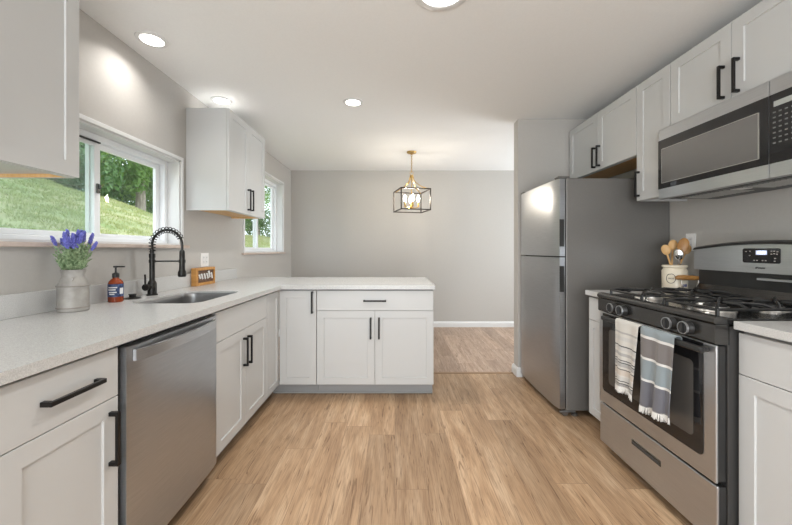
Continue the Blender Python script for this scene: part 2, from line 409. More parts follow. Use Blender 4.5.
def tree(x, y, h, rad, trunk_r, leafm, n, label, low=.25, seed=1, leaf=.11):
    rr = random.Random(seed); z0 = hz(x,y)
    t = thing('tree', label, 'tree', (x,y,z0), 0, None)
    bm = B(); lean = rr.uniform(-.3,.3)
    pts = [(0,0,-.3),(lean*.2,0,h*.25),(lean*.5,.1,h*.5),(lean,.1,h*.8)]
    tube(bm, pts, [trunk_r*1.25, trunk_r, trunk_r*.75, trunk_r*.3], 10)
    for k in range(7):
        a = rr.uniform(0,6.28); zz = h*rr.uniform(.35,.7); L = rad*rr.uniform(.4,.8)
        tube(bm, [(lean*zz/h,0,zz),(math.cos(a)*L*.5,math.sin(a)*L*.5,zz+L*.3),(math.cos(a)*L,math.sin(a)*L,zz+L*.45)], [trunk_r*.35,trunk_r*.22,.02], 6)
    mesh_obj('trunk', bm, M['bark'], t, smooth=True)
    bm = B(); cl = []
    for k in range(38):
        a = rr.uniform(0,6.28); u = rr.uniform(0,1)**.5; zz = rr.uniform(low, 1)
        prof = math.sin(math.pi*min(1,(zz-low)/(1.06-low)*.82+.16))
        cl.append(Vector((math.cos(a)*rad*u*prof, math.sin(a)*rad*u*prof, h*zz)))
    for i in range(n):
        c = rr.choice(cl); d = Vector((rr.gauss(0,1),rr.gauss(0,1),rr.gauss(0,.7))); d = d.normalized()*rad*.30*rr.uniform(.35,1)
        p = c+d; nrm = (d.normalized()+Vector((rr.uniform(-.7,.7),rr.uniform(-.7,.7),rr.uniform(-.3,.9)))).normalized()
        u = nrm.orthogonal().normalized(); u.rotate(Matrix.Rotation(rr.uniform(0,6.28),3,nrm)); v = nrm.cross(u)
        s = leaf*rr.uniform(.6,1.3)
        vs_ = [bm.verts.new(p+q) for q in (-u*s, -v*s*.5, u*s, v*s*.5+nrm*s*.2)]; bm.faces.new(vs_)
    mesh_obj('foliage', bm, leafm, t)
    return t
tree(-12.6,17.1,6.2,2.5,.20,M['leafA'],10000,'ivy green tree with thick grey trunk, in the middle of the sink window view',.20,11)
tree(-13.6,14.0,6.0,2.7,.18,M['leafB'],8000,'dark tree just left of the grey trunk outside the sink window',.05,12)
tree(-12.6,20.2,6.0,2.6,.16,M['leafA'],8000,'leafy tree at the right edge of the sink window view',.08,13)
tree(-17.5,20.5,8.6,3.8,.22,M['leafB'],8000,'tall dark tree behind the grey trunk on the hilltop',.05,14,.15)
tree(-17.5,14.5,8.0,3.8,.22,M['leafB'],7000,'tall tree on the hilltop behind the left window sash',.05,15,.15)
tree(-18,27,8.5,4,.22,M['leafA'],7000,'broad tree far down the slope between the two windows',.05,16,.15)
tree(-13,27,7.5,3.0,.16,M['leafA'],8000,'bright green tree outside the small dining window, left pane',.1,17)
tree(-13.5,34,9,3.6,.18,M['leafB'],8000,'darker tree outside the small dining window, right pane',.03,18,.14)
tree(-20,40,10,5,.2,M['leafB'],7000,'far dark tree beyond the small dining window',.03,19,.18)
onebox('patio', (-3,4,-6,YR-.16,-.14,-.02), M['deck'], bev=0)['kind'] = 'structure'

# ------------------------------------------------------------------ cabinets
def shaker(bm, x0, x1, z0, z1, rail=.057, th=.020, rec=.007):
    g = .0
    # y: front at 0, back at th
    o = [(x0,z0),(x1,z0),(x1,z1),(x0,z1)]
    i1 = [(x0+rail,z0+rail),(x1-rail,z0+rail),(x1-rail,z1-rail),(x0+rail,z1-rail)]
    s = .0018; i2 = [(x0+rail+s,z0+rail+s),(x1-rail-s,z0+rail+s),(x1-rail-s,z1-rail-s),(x0+rail+s,z1-rail-s)]
    e = .0012; of = [(x0+e,z0+e),(x1-e,z0+e),(x1-e,z1-e),(x0+e,z1-e)]
    L = [[bm.verts.new((x,y,z)) for x, z in pts] for pts, y in ((o,th),(o,e),(of,0),(i1,0),(i2,rec))]
    for A, C in zip(L, L[1:]):
        for k in range(4): bm.faces.new((A[k],A[(k+1)%4],C[(k+1)%4],C[k]))
    bm.faces.new(L[0]); bm.faces.new(L[-1])
def pull(parent, cx, cz, L, vertical, y=0, label=None):
    bm = B(); t = .0068; so = .032; h = L/2
    if vertical:
        box(bm, cx-t, cx+t, y-so, y-so+.010, cz-h, cz+h, .0012)
        for s in (-1,1): box(bm, cx-t, cx+t, y-so+.009, y-.0003, cz+s*(h-t)-t, cz+s*(h-t)+t, .001)
    else:
        box(bm, cx-h, cx+h, y-so, y-so+.010, cz-t, cz+t, .0012)
        for s in (-1,1): box(bm, cx+s*(h-t)-t, cx+s*(h-t)+t, y-so+.009, y-.0003, cz-t, cz+t, .001)
    return mesh_obj('handle', bm, M['black'], parent)
def door(root, x0, x1, z0, z1, hx=None, hz_=None, L=.178, rail=.057):
    bm = B(); shaker(bm, x0+.0015, x1-.0015, z0+.0015, z1-.0015, rail=rail); d = mesh_obj('door', bm, M['cab'], root)
    if hx is not None: pull(d, hx, hz_, L, True)
    return d
def drawer(root, x0, x1, z0, z1, hx=None, L=.20):
    d = onebox('drawer', (x0+.0015, x1-.0015, 0, .02, z0+.0015, z1-.0015), M['cab'], root, bev=.0015)
    if hx is not None: pull(d, hx, (z0+z1)/2, L, False)
    return d
def base_cab(name, label, loc, rz, w, depth, top=.882, toe=True, group=None, filler=0):
    t = thing(name, label, 'cabinet', loc, rz, group)
    bm = B(); d0 = .0215
    # open-topped carcass: sides, back, bottom, front stretcher
    box(bm, .001, .019, d0, depth, .0005 if not toe else .1, top); box(bm, w-.019, w-.001, d0, depth, .1, top)
    box(bm, .019, w-.019, depth-.012, depth, .1, top); box(bm, .019, w-.019, d0, depth-.012, .1, .118)
    box(bm, .019, w-.019, d0, d0+.018, .118, top)
    mesh_obj('carcass', bm, M['gap'], t)
    return t
def toe(t, x0, x1, depth, y=.085):
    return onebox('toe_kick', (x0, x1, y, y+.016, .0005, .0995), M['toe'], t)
Zt, Zb, Zd = .882, .102, .705

FX = -.945   # left cabinet face plane
LW = WL+.001
LD = FX-LW-.001
DW0, DW1 = 1.182, 1.812
c = base_cab('base_cabinet', 'white base cabinet with wide flat drawer and door, left of the dishwasher', (FX,.815,0), R(90), 1.179-.815, LD)
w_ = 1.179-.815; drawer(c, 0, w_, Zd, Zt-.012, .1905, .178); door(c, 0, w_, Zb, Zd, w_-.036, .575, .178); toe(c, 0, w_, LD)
c = base_cab('base_cabinet', 'white base cabinet nearest the camera on the left run', (FX,.225,0), R(90), .588, LD)
drawer(c, 0, .588, Zd, Zt-.012, .294, .205); door(c, 0, .294, Zb, Zd, .262, .575); door(c, .294, .588, Zb, Zd, .326, .575); toe(c, 0, .588, LD)
w_ = 2.547-1.816
c = base_cab('sink_cabinet', 'white sink base cabinet with two doors and a blank drawer front, right of dishwasher', (FX,1.816,0), R(90), w_, LD)
drawer(c, 0, w_, Zd, Zt-.012); door(c, 0, w_/2, Zb, Zd, w_/2-.03, .565); door(c, w_/2, w_, Zb, Zd, w_/2+.03, .565); toe(c, 0, w_+.34, LD)
w_ = 2.807-2.549
c = base_cab('corner_cabinet', 'narrow white corner cabinet door without handle, left of the inside corner', (FX,2.549,0), R(90), w_, LD)
door(c, 0, w_, Zb, Zt-.012, rail=.05)
PY = 2.81
c = base_cab('blind_corner_cabinet', 'white full height door cabinet at the corner of the peninsula, one black pull', (FX+.003,PY,0), 0, .302, .60)
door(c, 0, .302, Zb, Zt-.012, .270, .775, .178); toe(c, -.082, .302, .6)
c = base_cab('peninsula_cabinet', 'white base cabinet at the peninsula end with wide drawer above two shaker doors', (-.638,PY,0), 0, .948, .60)
drawer(c, 0, .952, Zd, Zt-.012, .474, .185); door(c, 0, .474, Zb, Zd, .440, .565, .172); door(c, .474, .952, Zb, Zd, .508, .565, .172)
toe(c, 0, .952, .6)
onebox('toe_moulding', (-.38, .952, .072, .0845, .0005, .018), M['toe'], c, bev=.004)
onebox('end_panel', (.9485, .9545, .0215, .60, .0995, .882), M['cab'], c)
# back side of peninsula (dining side) finished panel
onebox('back_panel', (-.30, .9545, .602, .614, .0005, .882), M['cab'], c)

# right run
RX = 1.312
c = base_cab('base_cabinet', 'narrow white base cabinet between the refrigerator and the range', (RX,2.335,0), R(-90), .24, WR-RX-.003, top=.898)
drawer(c, 0, .24, .735, .886); door(c, 0, .24, Zb, .735, rail=.05); toe(c, 0, .24, .6)
c = base_cab('base_cabinet', 'white base cabinet with blank drawer and shaker door, right of the range', (RX,1.319,0), R(-90), .50, WR-RX-.003, top=.898)
drawer(c, 0, .50, .728, .886); door(c, 0, .50, Zb, .728); toe(c, 0, .50, .6)

def wall_cab(name, label, loc, rz, w, depth, z0, z1, under, doors, side=None):
    t = thing(name, label, 'cabinet', (loc[0],loc[1],0), rz)
    bm = B(); d0 = .0215; r = .016
    for x0, x1 in ((0,.016),(w-.016,w)):
        box(bm, x0, x1, d0, depth, z0, z1, 0)
    box(bm, .016, w-.016, depth-.008, depth, z0+r, z1); box(bm, .016, w-.016, d0, depth-.008, z1-.016, z1)
    box(bm, .016, w-.016, d0, d0+.018, z0, z0+.03)
    mesh_obj('carcass', bm, M['cab'], t)
    onebox('underside_panel', (.0165, w-.0165, d0+.019, depth-.009, z0+r, z0+r+.010), under, t, bev=0)
    if side is not None:   # raw wood inner faces of the side lips
        for x0, x1 in ((.0162,.0172),(w-.0172,w-.0162)): onebox('side_lip', (x0, x1, d0+.019, depth-.0085, z0+.0005, z0+r-.0005), side, t, bev=0)
    for d in doors: door(t, *d)
    return t
UX = -1.285; UD = UX-LW-.001
wl = wall_cab('wall_cabinet', 'white wall cabinet cropped at the top left, left of the sink window', (UX,.80), R(90), .607, UD, 1.492, 2.30, M['cab'],
   [(.150,.607,1.492,2.30,.186,1.61),(0,.150,1.492,2.30)], M['wood'])
wall_cab('wall_cabinet', 'white two door wall cabinet hanging between the two left windows', (UX,2.672), R(90), .735, UD, 1.508, 2.30, M['wood'],
   [(0,.3675,1.508,2.30,.338,1.637,.185),(.3675,.735,1.508,2.30,.397,1.637,.185)], M['wood'])
UR = 1.64; RD = WR-UR-.002
wall_cab('wall_cabinet', 'short white two door cabinet above the refrigerator', (UR,3.245), R(-90), .900, RD, 1.845, 2.315, M['wood'],
   [(0,.450,1.845,2.315,.418,1.955,.168),(.450,.900,1.845,2.315,.482,1.955,.168)], M['wood'])
wall_cab('wall_cabinet', 'tall narrow white wall cabinet between refrigerator cabinet and microwave', (UR,2.343), R(-90), .286, RD, 1.53, 2.315, M['cab'],
   [(0,.286,1.53,2.315,.026,1.643,.17)])
wall_cab('wall_cabinet', 'white two door cabinet directly above the microwave', (UR,2.055), R(-90), .745, RD, 1.935, 2.315, M['cab'],
   [(0,.3725,1.935,2.315,.335,2.035,.165),(.3725,.745,1.935,2.315,.410,2.035,.165)])

# ------------------------------------------------------------------ countertops
def rrect(x0, x1, y0, y1, r, n=6):
    pts = []
    for cx, cy, a0 in ((x1-r,y1-r,0),(x0+r,y1-r,90),(x0+r,y0+r,180),(x1-r,y0+r,270)):
        for k in range(n+1):
            a = R(a0+90*k/n); pts.append((cx+r*math.cos(a), cy+r*math.sin(a)))
    return pts
def slab(bm, outer, holes, z0, z1):
    loops = []
    for z in (z1, z0):
        ls = []
        es = []
        for lp in [outer]+holes:
            vsx = [bm.verts.new((x,y,z)) for x, y in lp]; ls.append(vsx)
            es += [bm.edges.new((vsx[i], vsx[(i+1)%len(vsx)])) for i in range(len(vsx))]
        bmesh.ops.triangle_fill(bm, use_beauty=True, use_dissolve=False, edges=es)
        loops.append(ls)
    for A, C in zip(*loops):
        for i in range(len(A)): bm.faces.new((A[i], A[(i+1)%len(A)], C[(i+1)%len(C)], C[i]))
CT = .914
SK = (-1.445,-1.062,1.845,2.395)
bm = B()
slab(bm, [(LW,.2),(-.92,.2),(-.92,2.775),(-.915,2.78),(.32,2.78),(.325,2.785),(.325,3.645),(.32,3.65),(LW,3.65)], [rrect(*SK,.075)], CT-.031, CT)
tag(mesh_obj('countertop', bm, M['counter']), 'L-shaped pale speckled quartz worktop wrapping sink run and peninsula', 'countertop')
tag(onebox('backsplash', (LW, LW+.019, .2, 3.49, CT+.0005, 1.015), M['counter'], bev=.0015), 'low pale quartz upstand along the wall under the sink window', 'backsplash')
RT = .930
tag(onebox('countertop', (RX-.024, WR-.002, 2.097, 2.337, RT-.031, RT), M['counter'], bev=.0015), 'small pale worktop piece between refrigerator and range, under the crock', 'countertop')
tag(onebox('countertop', (RX-.024, WR-.002, .80, 1.3135, RT-.031, RT), M['counter'], bev=.0015), 'pale worktop right of the range, cropped by the right edge', 'countertop')

# sink basin
sk = thing('sink', 'undermount stainless steel sink basin set in the left worktop', 'sink', (0,0,CT-.031))
bm = B(); prev = None
lv = [(-.001,.021),(-.003,.018),(-.004,-.006),(-.012,-.16),(-.05,-.195)]
rings = []
for off, z in lv:
    x0, x1, y0, y1 = SK; pts = rrect(x0-off, x1+off, y0-off, y1+off, max(.03,.075+off))
    rings.append([bm.verts.new((x,y,z)) for x, y in pts])
for A, C in zip(rings, rings[1:]):
    n = len(A)
    for i in range(n): bm.faces.new((A[i],A[(i+1)%n],C[(i+1)%n],C[i]))
bm.faces.new(rings[-1])
mesh_obj('basin', bm, M['steelsink'], sk, smooth=True)
bm = B(); lathe(bm, [(.0,.004),(.03,.004),(.045,.008),(.055,.003),(.055,0)], (-1.25,2.12,-.1948)); mesh_obj('drain', bm, M['chrome'], sk, smooth=True)

# ------------------------------------------------------------------ dishwasher
dw = thing('dishwasher', 'stainless steel dishwasher with bowed bar handle under the left worktop', 'dishwasher', (-.925,DW0,0), R(90))
wd = DW1-DW0
onebox('tub', (.004, wd-.004, .035, .62, .06, .872), M['blackplastic'], dw, bev=.003)
onebox('toe_panel', (.01, wd-.01, .085, .1, .0005, .0595), M['blackplastic'], dw)
bm = B()   # gently crowned front panel
n = 14; x0, x1, zz0, zz1 = .014, wd-.014, .092, .862
rows = []
for k in range(n+1):
    u = k/n; x = x0+(x1-x0)*u; y = -.006*(1-(2*u-1)**2) - 0.0
    if k in (0,n): y = .006
    rows.append((x,y))
out = rows+[(x1,.034),(x0,.034)]
A = [bm.verts.new((x,y,zz0)) for x, y in out]; C = [bm.verts.new((x,y,zz1)) for x, y in out]
bm.faces.new(A); bm.faces.new(C)
for i in range(len(A)): bm.faces.new((A[i],A[(i+1)%len(A)],C[(i+1)%len(A)],C[i]))
dd = mesh_obj('door', bm, M['steel'], dw, smooth=True)
bm = B(); pts = []
hx0, hx1 = .036, wd-.055
prof = []
for k in range(21):
    u = k/20; x = hx0+(hx1-hx0)*u; y = -.010-.032*math.sin(math.pi*u)**.6
    prof.append((x,y))
inner = [(x, y+.012) for x, y in prof]
V = [[bm.verts.new((x,y,z)) for x, y in pr] for pr, z in ((prof,.808),(prof,.848),(inner,.848),(inner,.808))]
for i in range(20):
    for a in range(4): bm.faces.new((V[a][i],V[a][i+1],V[(a+1)%4][i+1],V[(a+1)%4][i]))
for i in (0,20): bm.faces.new([V[a][i] for a in range(4)])
bmesh.ops.translate(bm, verts=bm.verts[:], vec=(0,-.002,0))
mesh_obj('handle', bm, M['steelH'], dd, smooth=True)

# ------------------------------------------------------------------ refrigerator
fr = thing('refrigerator', 'tall stainless steel refrigerator with freezer on top beside the partition', 'refrigerator', (1.16,3.235,0), R(-90))
fw = 3.235-2.472      # local x: 0 far .. fw near
onebox('cabinet_body', (.004, fw-.002,   .068, 1.971-1.16, .045, 1.715), M['fside'], fr, bev=.006, seg=2)
def fdoor(z0, z1):
    bm = B(); n = 12; pr = []
    for k in range(n+1):
        u = k/n; pr.append((fw*u, .012-.012*(1-abs(2*u-1)**3.0)))
    out = [(0.004,.060)]+[(.0,.02)]+pr[1:-1]+[(fw,.02)]+[(fw-.004,.060)]
    A = [bm.verts.new((x,y,z0)) for x, y in out]; C = [bm.verts.new((x,y,z1)) for x, y in out]
    bm.faces.new(A); bm.faces.new(C)
    for i in range(len(A)): bm.faces.new((A[i],A[(i+1)%len(A)],C[(i+1)%len(A)],C[i]))
    return mesh_obj('door', bm, M['steel'], fr, smooth=True)
d1 = fdoor(.060, 1.146); d2 = fdoor(1.156, 1.712)
onebox('handle', (fw+.0003, fw+.004, .018, .050, .90, 1.085), M['blackplastic'], d1, bev=.001)
onebox('handle', (fw+.0003, fw+.004, .018, .050, 1.225, 1.42), M['blackplastic'], d2, bev=.001)
onebox('gasket', (.012, fw-.006, .0605, .0675, .065, 1.708), M['blackplastic'], fr, bev=0)
for hx_ in (fw-.07, .01): onebox('hinge_cover', (hx_, hx_+.06, .012, .10, 1.7155, 1.733), M['fside'], fr, bev=.006)
onebox('toe_grille', (.02, fw-.04, .075, .095, .012, .0445), M['blackplastic'], fr)
bm = B(); tube(bm, [(fw-.05,.07,.022),(fw-.02,.07,.022)], .0215, 16); tube(bm, [(fw-.025,.03,.03),(fw-.02,.14,.035)], .008, 8)
lathe(bm, [(.018,0),(.022,.004),(.022,.014),(.008,.018),(.008,.045)], (fw-.03,.14,.0005), 14)
mesh_obj('levelling_foot', bm, M['steelsink'], fr, smooth=True)

# ------------------------------------------------------------------ gas range
SX = 1.235; sy = 2.088; sw = .763
rg_ = thing('gas_range', 'stainless and black gas range with towels hanging on its oven door', 'stove', (SX,sy,0), R(-90))
# local: x 0 far .. sw near, y depth, z up
onebox('body', (.001, sw-.001, .045, .60, .05, .905), mat('black range side', (.035,.034,.033), .35), rg_, bev=.002)
for fx in (.03, sw-.03):
    for fy in (.08, .56):
        bm = B(); lathe(bm, [(.018,0),(.020,.003),(.020,.012),(.01,.016),(.01,.0495)], (fx,fy,.0003), 14); mesh_obj('foot', bm, M['blackplastic'], rg_, smooth=True)
dr = onebox('drawer', (.003, sw-.003, .004, .016, .056, .288), M['steelH'], rg_, bev=.005, seg=2)
onebox('drawer_side', (.006, sw-.006, .0165, .044, .060, .284), M['blackplastic'], dr)
onebox('drawer_pull', (sw/2-.10, sw/2+.10, .0015, .012, .186, .216), M['darksteel'], dr, bev=.003)
onebox('pull_recess', (sw/2-.093, sw/2+.093, .0005, .0014, .191, .206), M['slot'], dr, bev=0)
bm = B(); box(bm, .003, sw-.003, 0, .012, .298, .832, .005, seg=2); dv = mesh_obj('oven_door', bm, M['steelH'], rg_)
onebox('door_core', (.008, sw-.008, .0125, .044, .302, .828), M['blackplastic'], dv)
bm = B(); prism(bm, [(x, z) for x, z in rrect(.040, sw-.056, .372, .845, .022)], -.0025, -.0003, 'Y')
for v in bm.verts:
    if v.co.z > .815: v.co.z = .829
mesh_obj('door_glass', bm, M['blackglass'], dv)
bm = B(); prism(bm, rrect(.10, sw-.10, .43, .745, .02), -.0033, -.0027, 'Y'); mesh_obj('oven_window', bm, mat('dark oven window', (.075,.070,.065), .03), dv)
bm = B(); box(bm, .09, sw-.018, -.046, -.024, .797, .822, .008, seg=3)
for x in (.110, sw-.038): box(bm, x-.014, x+.014, -.028, -.003, .800, .819, .004)
mesh_obj('handle', bm, M['blackplastic'], dv)
# sloped control panel
bm = B(); prism(bm, [(-.001,.836),(-.006,.842),(-.006,.912),(.050,.912),(.050,.836)], .001, sw-.001, 'X')
cp = mesh_obj('control_panel', bm, M['darksteel'], rg_)
# front coordinates of prism: prism axis X outline is (y,z)
for kx in (.158, .240, .560, .648):
    bm = B(); lathe(bm, [(.0,-.030),(.023,-.030),(.025,-.026),(.0265,-.008),(.028,-.005),(.028,0)], (0,0,0), 22, 'Y', 0)
    box(bm, -.0045, .0045, -.040, -.028, -.020, .020, .002)
    k = mesh_obj('knob', bm, M['blackplastic'], rg_, smooth=True); k.location = (kx, -.0065, .876)
    bm = B(); lathe(bm, [(.0235,-.0312),(.0262,-.0312),(.0268,-.024),(.0240,-.024)], (0,0,0), 22, 'Y', cap=False); mesh_obj('chrome_ring', bm, M['steelH'], k, smooth=True)
# cooktop
bm = B(); prism(bm, [(-.004,.914),(-.010,.922),(-.010,.934),(-.002,.942),(.03,.944),(.07,.936),(.54,.936),(.56,.942),(.578,.942),(.578,.914)], 0, sw, 'X')
ck = mesh_obj('cooktop', bm, M['enamel'], rg_, smooth=True)
bm = B(); prism(bm, [(-.0045,.9145),(-.0110,.922),(-.0110,.934),(-.003,.9425),(.02,.9445),(.02,.930),(0,.920)], -.0005, sw+.0005, 'X'); mesh_obj('front_rim', bm, M['darksteel'], rg_, smooth=True)
for bx_, by_, br_ in ((.19,.17,.055),(.19,.42,.042),(.573,.17,.055),(.573,.42,.045),(.3815,.30,.038)):
    bm = B(); lathe(bm, [(br_+.018,0),(br_+.016,.004),(br_*.9,.006),(br_*.85,.018),(0,.018)], (bx_,by_,.9364), 26)
    b_ = mesh_obj('burner', bm, M['alu'], rg_, smooth=True)
    bm = B(); lathe(bm, [(br_*.72,0),(br_*.74,.003),(br_*.70,.008),(0,.009)], (bx_,by_,.9547), 26)
    mesh_obj('burner_cap', bm, M['iron'], b_, smooth=True)
def grate(x0, x1):
    bm = B(); y0, y1 = .045, .535; z = .975; r = .0065
    def bar(p, q, rr=r): tube(bm, [p, q], rr, 8)
    cs = [(x0,y0),(x1,y0),(x1,y1),(x0,y1)]
    for i in range(4):
        a, b = cs[i], cs[(i+1)%4]
        n = 10; pts = []
        for k in range(n+1):
            u = k/n; pts.append((a[0]+(b[0]-a[0])*u, a[1]+(b[1]-a[1])*u, z-.012+.0*u))
        tube(bm, pts, r, 8)
    for cx, cy in cs: bar((cx,cy,z-.010), (cx,cy,.9385), .007)
    xm = (x0+x1)/2
    for cy in (.17, .42):
        for k in range(8):
            a = math.pi/4*k; ca, sa = math.cos(a), math.sin(a)
            # run outwards until frame
            L = 1
            ex = (x1-xm)/abs(ca) if abs(ca) > .01 else 9; lim = (.125 if True else 0)
            ey = lim/abs(sa) if abs(sa) > .01 else 9
            L = min(ex, ey)
            p = (xm+ca*.022, cy+sa*.022, z+.002); q = (xm+ca*L*.72, cy+sa*L*.72, z+.003); e = (xm+ca*L, cy+sa*L, z-.012)
            tube(bm, [p, q, e], [.005,.006,.006], 8)
    bar((x0,.295,z-.012),(x1,.295,z-.012))
    return mesh_obj('grate', bm, M['iron'], ck, smooth=True)
grate(.045,.300); grate(.305,.458) if False else None
grate(.463,.718)
bm = B()
for x in (.325,.4385): tube(bm, [(x,.045,.9385),(x,.05,.966),(x,.53,.966),(x,.535,.9385)], .006, 8)
for y in (.12,.21,.30,.39,.47): tube(bm, [(.325,y,.966),(.3815,y,.972),(.4385,y,.966)], .0055, 8)
mesh_obj('centre_grate', bm, M['iron'], ck, smooth=True)
# backguard: arched profile
bgx0, bgx1 = .0, sw; yb = .575
def arch(zc, rise, n=16): return [(bgx0+(bgx1-bgx0)*k/n, zc+rise*math.sin(math.pi*k/n)) for k in range(n+1)]
def panel(name, top, zb, y0, y1, m, parent=rg_, tilt=0):
    bm = B(); out = [(top[0][0],zb)]+top+[(top[-1][0],zb)]
    prism(bm, out, y0, y1, 'Y')
    return mesh_obj(name, bm, m, parent)
bgd = panel('backguard', arch(1.205,.028), .912, yb+.03, .705, M['blackplastic'])
bm = B(); top = arch(1.213,.028)
N = len(top)
V = [[bm.verts.new((x, y, z+dz)) for x, z in top] for y, dz in ((yb-.008,-.012),(yb-.002,.0),(yb+.020,.008),(.705,.008),(.705,-.006),(yb+.02,-.012))]
for i in range(N-1):
    for a in range(len(V)): bm.faces.new((V[a][i],V[a][i+1],V[(a+1)%len(V)][i+1],V[(a+1)%len(V)][i]))
for i in (0,N-1): bm.faces.new([v[i] for v in V])
mesh_obj('top_cap', bm, M['blackplastic'], bgd, smooth=True)
fp = panel('fascia', [(x*(1-.0)+0, z-.010) for x, z in arch(1.211,.028)], 1.085, yb, yb+.0295, M['steelH'])
# lower riser (glossy black shelf with steel vent)
bm = B(); prism(bm, [(yb+.022,1.084),(yb+.034,.99),(yb+.012,.944),(yb+.032,.944),(yb+.06,.99),(yb+.06,1.084)], 0, sw, 'X') if False else None
bm.free()
bm = B(); prism(bm, [(yb-.004,.9435),(yb-.004,.952),(yb+.024,1.000),(yb+.0295,1.000),(yb+.0295,.9435)], .004, sw-.004, 'X'); mesh_obj('riser', bm, M['darksteel'], rg_, smooth=False)
bm = B(); prism(bm, [(yb+.002,1.050),(yb+.002,1.060),(yb+.0295,1.060),(yb+.0295,1.050)], .36, sw-.05, 'X'); mesh_obj('vent_trim', bm, M['steelH'], rg_)
# display
xc = sw/2
bm = B(); prism(bm, rrect(xc-.088, xc+.088, 1.135, 1.208, .008), yb-.0022, yb-.0003, 'Y'); dp = mesh_obj('display_panel', bm, M['blackglass'], rg_)
bm = B(); box(bm, xc-.022, xc+.030, yb-.0028, yb-.0023, 1.176, 1.198); ds = mesh_obj('clock', bm, M['display'], dp)
MX = lambda x, y, z: Matrix.Translation((x,y,z)) @ Matrix.Rotation(R(90),4,'X')
text_mesh('clock_digits', '12:51', .019, M['digit'], dp, MX(xc+.004, yb-.0032, 1.187), shear=.15)
bpm = mat('grey button print', (.42,.38,.36), .5)
for (bx_, bz_) in ((-.070,1.192),(-.050,1.194),(-.052,1.172),(.050,1.194),(.062,1.194),(.076,1.192),(.050,1.180),(.062,1.182),(.074,1.180),(.066,1.160),(.064,1.146),(-.030,1.148),(-.016,1.148),(.010,1.148),(.024,1.148)):
    onebox('button', (xc+bx_-.0038, xc+bx_+.0038, yb-.0028, yb-.0023, bz_-.0022, bz_+.0022), bpm, dp, bev=0)
text_mesh('logo', 'Amana', .014, M['ink'], fp, MX(xc, yb-.0012, 1.112), shear=.25)
bm = B(); v = [bm.verts.new(p) for p in ((xc-.027,yb-.0012,1.107),(xc-.018,yb-.0012,1.107),(xc-.0205,yb-.0012,1.119))]; bm.faces.new(v); mesh_obj('logo_mark', bm, M['ink'], fp)

# ------------------------------------------------------------------ microwave
MXf = 1.60; mz0, mz1 = 1.505, 1.925
mw = thing('microwave', 'stainless over-the-range microwave with black window above the stove', 'microwave', (MXf,2.096,0), R(-90))
mwd = .760
onebox('housing', (0, mwd, .032, WR-MXf-.002, mz0+.012, mz1-.001), M['darksteel'], mw, bev=.003)
split = .620
def mfront(name, x0, x1):
    d = onebox(name, (x0, x1, 0, .031, mz0, mz1), M['steelH'], mw, bev=.004, seg=2)
    onebox('black_band', (x0+.0005, x1-.0005, -.0012, -.0002, 1.567, 1.858), M['blackglass'], d, bev=0)
    return d
md = mfront('door', 0, split-.0012); mp_ = mfront('control_panel', split+.0012, mwd)
bm = B(); prism(bm, rrect(.028, split-.040, 1.600, 1.803, .006), -.0021, -.0013, 'Y'); mesh_obj('window', bm, M['mwglass'], md)
bm = B()
wx0, wx1, wz0, wz1 = .028, split-.040, 1.600, 1.803
for a in ((wx0,wx1,wz1-.0015,wz1+.0015),(wx0,wx1,wz0-.0015,wz0+.0015),(wx1-.003,wx1+.003,wz0,wz1),(wx0-.001,wx0+.001,wz0,wz1)): box(bm, a[0],a[1],-.0030,-.0020,a[2],a[3])
mesh_obj('window_border', bm, mat('grey border', (.42,.41,.39), .3, .6), md)
onebox('display', (split+.020, mwd-.030, -.0022, -.0013, 1.803, 1.826), mat('grey lcd', (.40,.42,.40), .3), mp_, bev=0)
kpm = mat('keypad print', (.15,.15,.145), .5)
for r_ in range(7):
    for c_ in range(5):
        cx_ = split+.022+c_*.0225; cz_ = 1.780-r_*.0215
        onebox('button', (cx_-.0055, cx_+.0055, -.0020, -.0013, cz_-.003, cz_+.003), kpm, mp_, bev=0)
bm = B(); box(bm, .02, mwd-.02, .05, .34, mz0+.002, mz0+.0115, .001); mesh_obj('bottom_pan', bm, M['blackplastic'], mw)
for x0 in (.06, .42):
    bm = B()
    for k in range(12): box(bm, x0+k*.0235, x0+k*.0235+.012, .09, .24, mz0-.001, mz0+.0018, .0005)
    mesh_obj('grease_filter', bm, M['alu'], mw)
onebox('cooktop_lamp', (.345, .400, .10, .16, mz0-.001, mz0+.0018), M['plate'], mw)

# ------------------------------------------------------------------ faucet
fx, fy = -1.538, 2.185
fc = thing('faucet', 'black spring-neck pull-down faucet standing behind the sink', 'faucet', (fx,fy,CT+.0003))
bm = B(); lathe(bm, [(.031,0),(.031,.006),(.025,.010),(.025,.075),(.022,.085),(.017,.092),(.0155,.10),(.0155,.235),(.018,.238),(.018,.262),(.012,.265),(.012,.29)], n=24)
bdy = mesh_obj('body', bm, M['bronze'], fc, smooth=True)
# side lever: ball toward camera with vertical rod
bm = B(); tube(bm, [(0,-.02,.055),(0,-.050,.055)], .014, 16); tube(bm, [(0,-.046,.055),(0,-.062,.055)], [.021,.021], 20)
tube(bm, [(-.002,-.056,.07),(-.003,-.058,.135)], [.006,.0055], 10)
mesh_obj('lever', bm, M['bronze'], fc, smooth=True)
rad = .095; zc = .318; arc = []
arc.append((0,0,.275)); 
for k in range(25):
    a = math.pi - math.pi*k/24; arc.append((rad+rad*math.cos(a), 0, zc+rad*1.0*math.sin(a)))
arc.append((2*rad,0,.27))
bm = B(); tube(bm, arc, .0075, 10); mesh_obj('hose', bm, M['bronze'], fc, smooth=True)
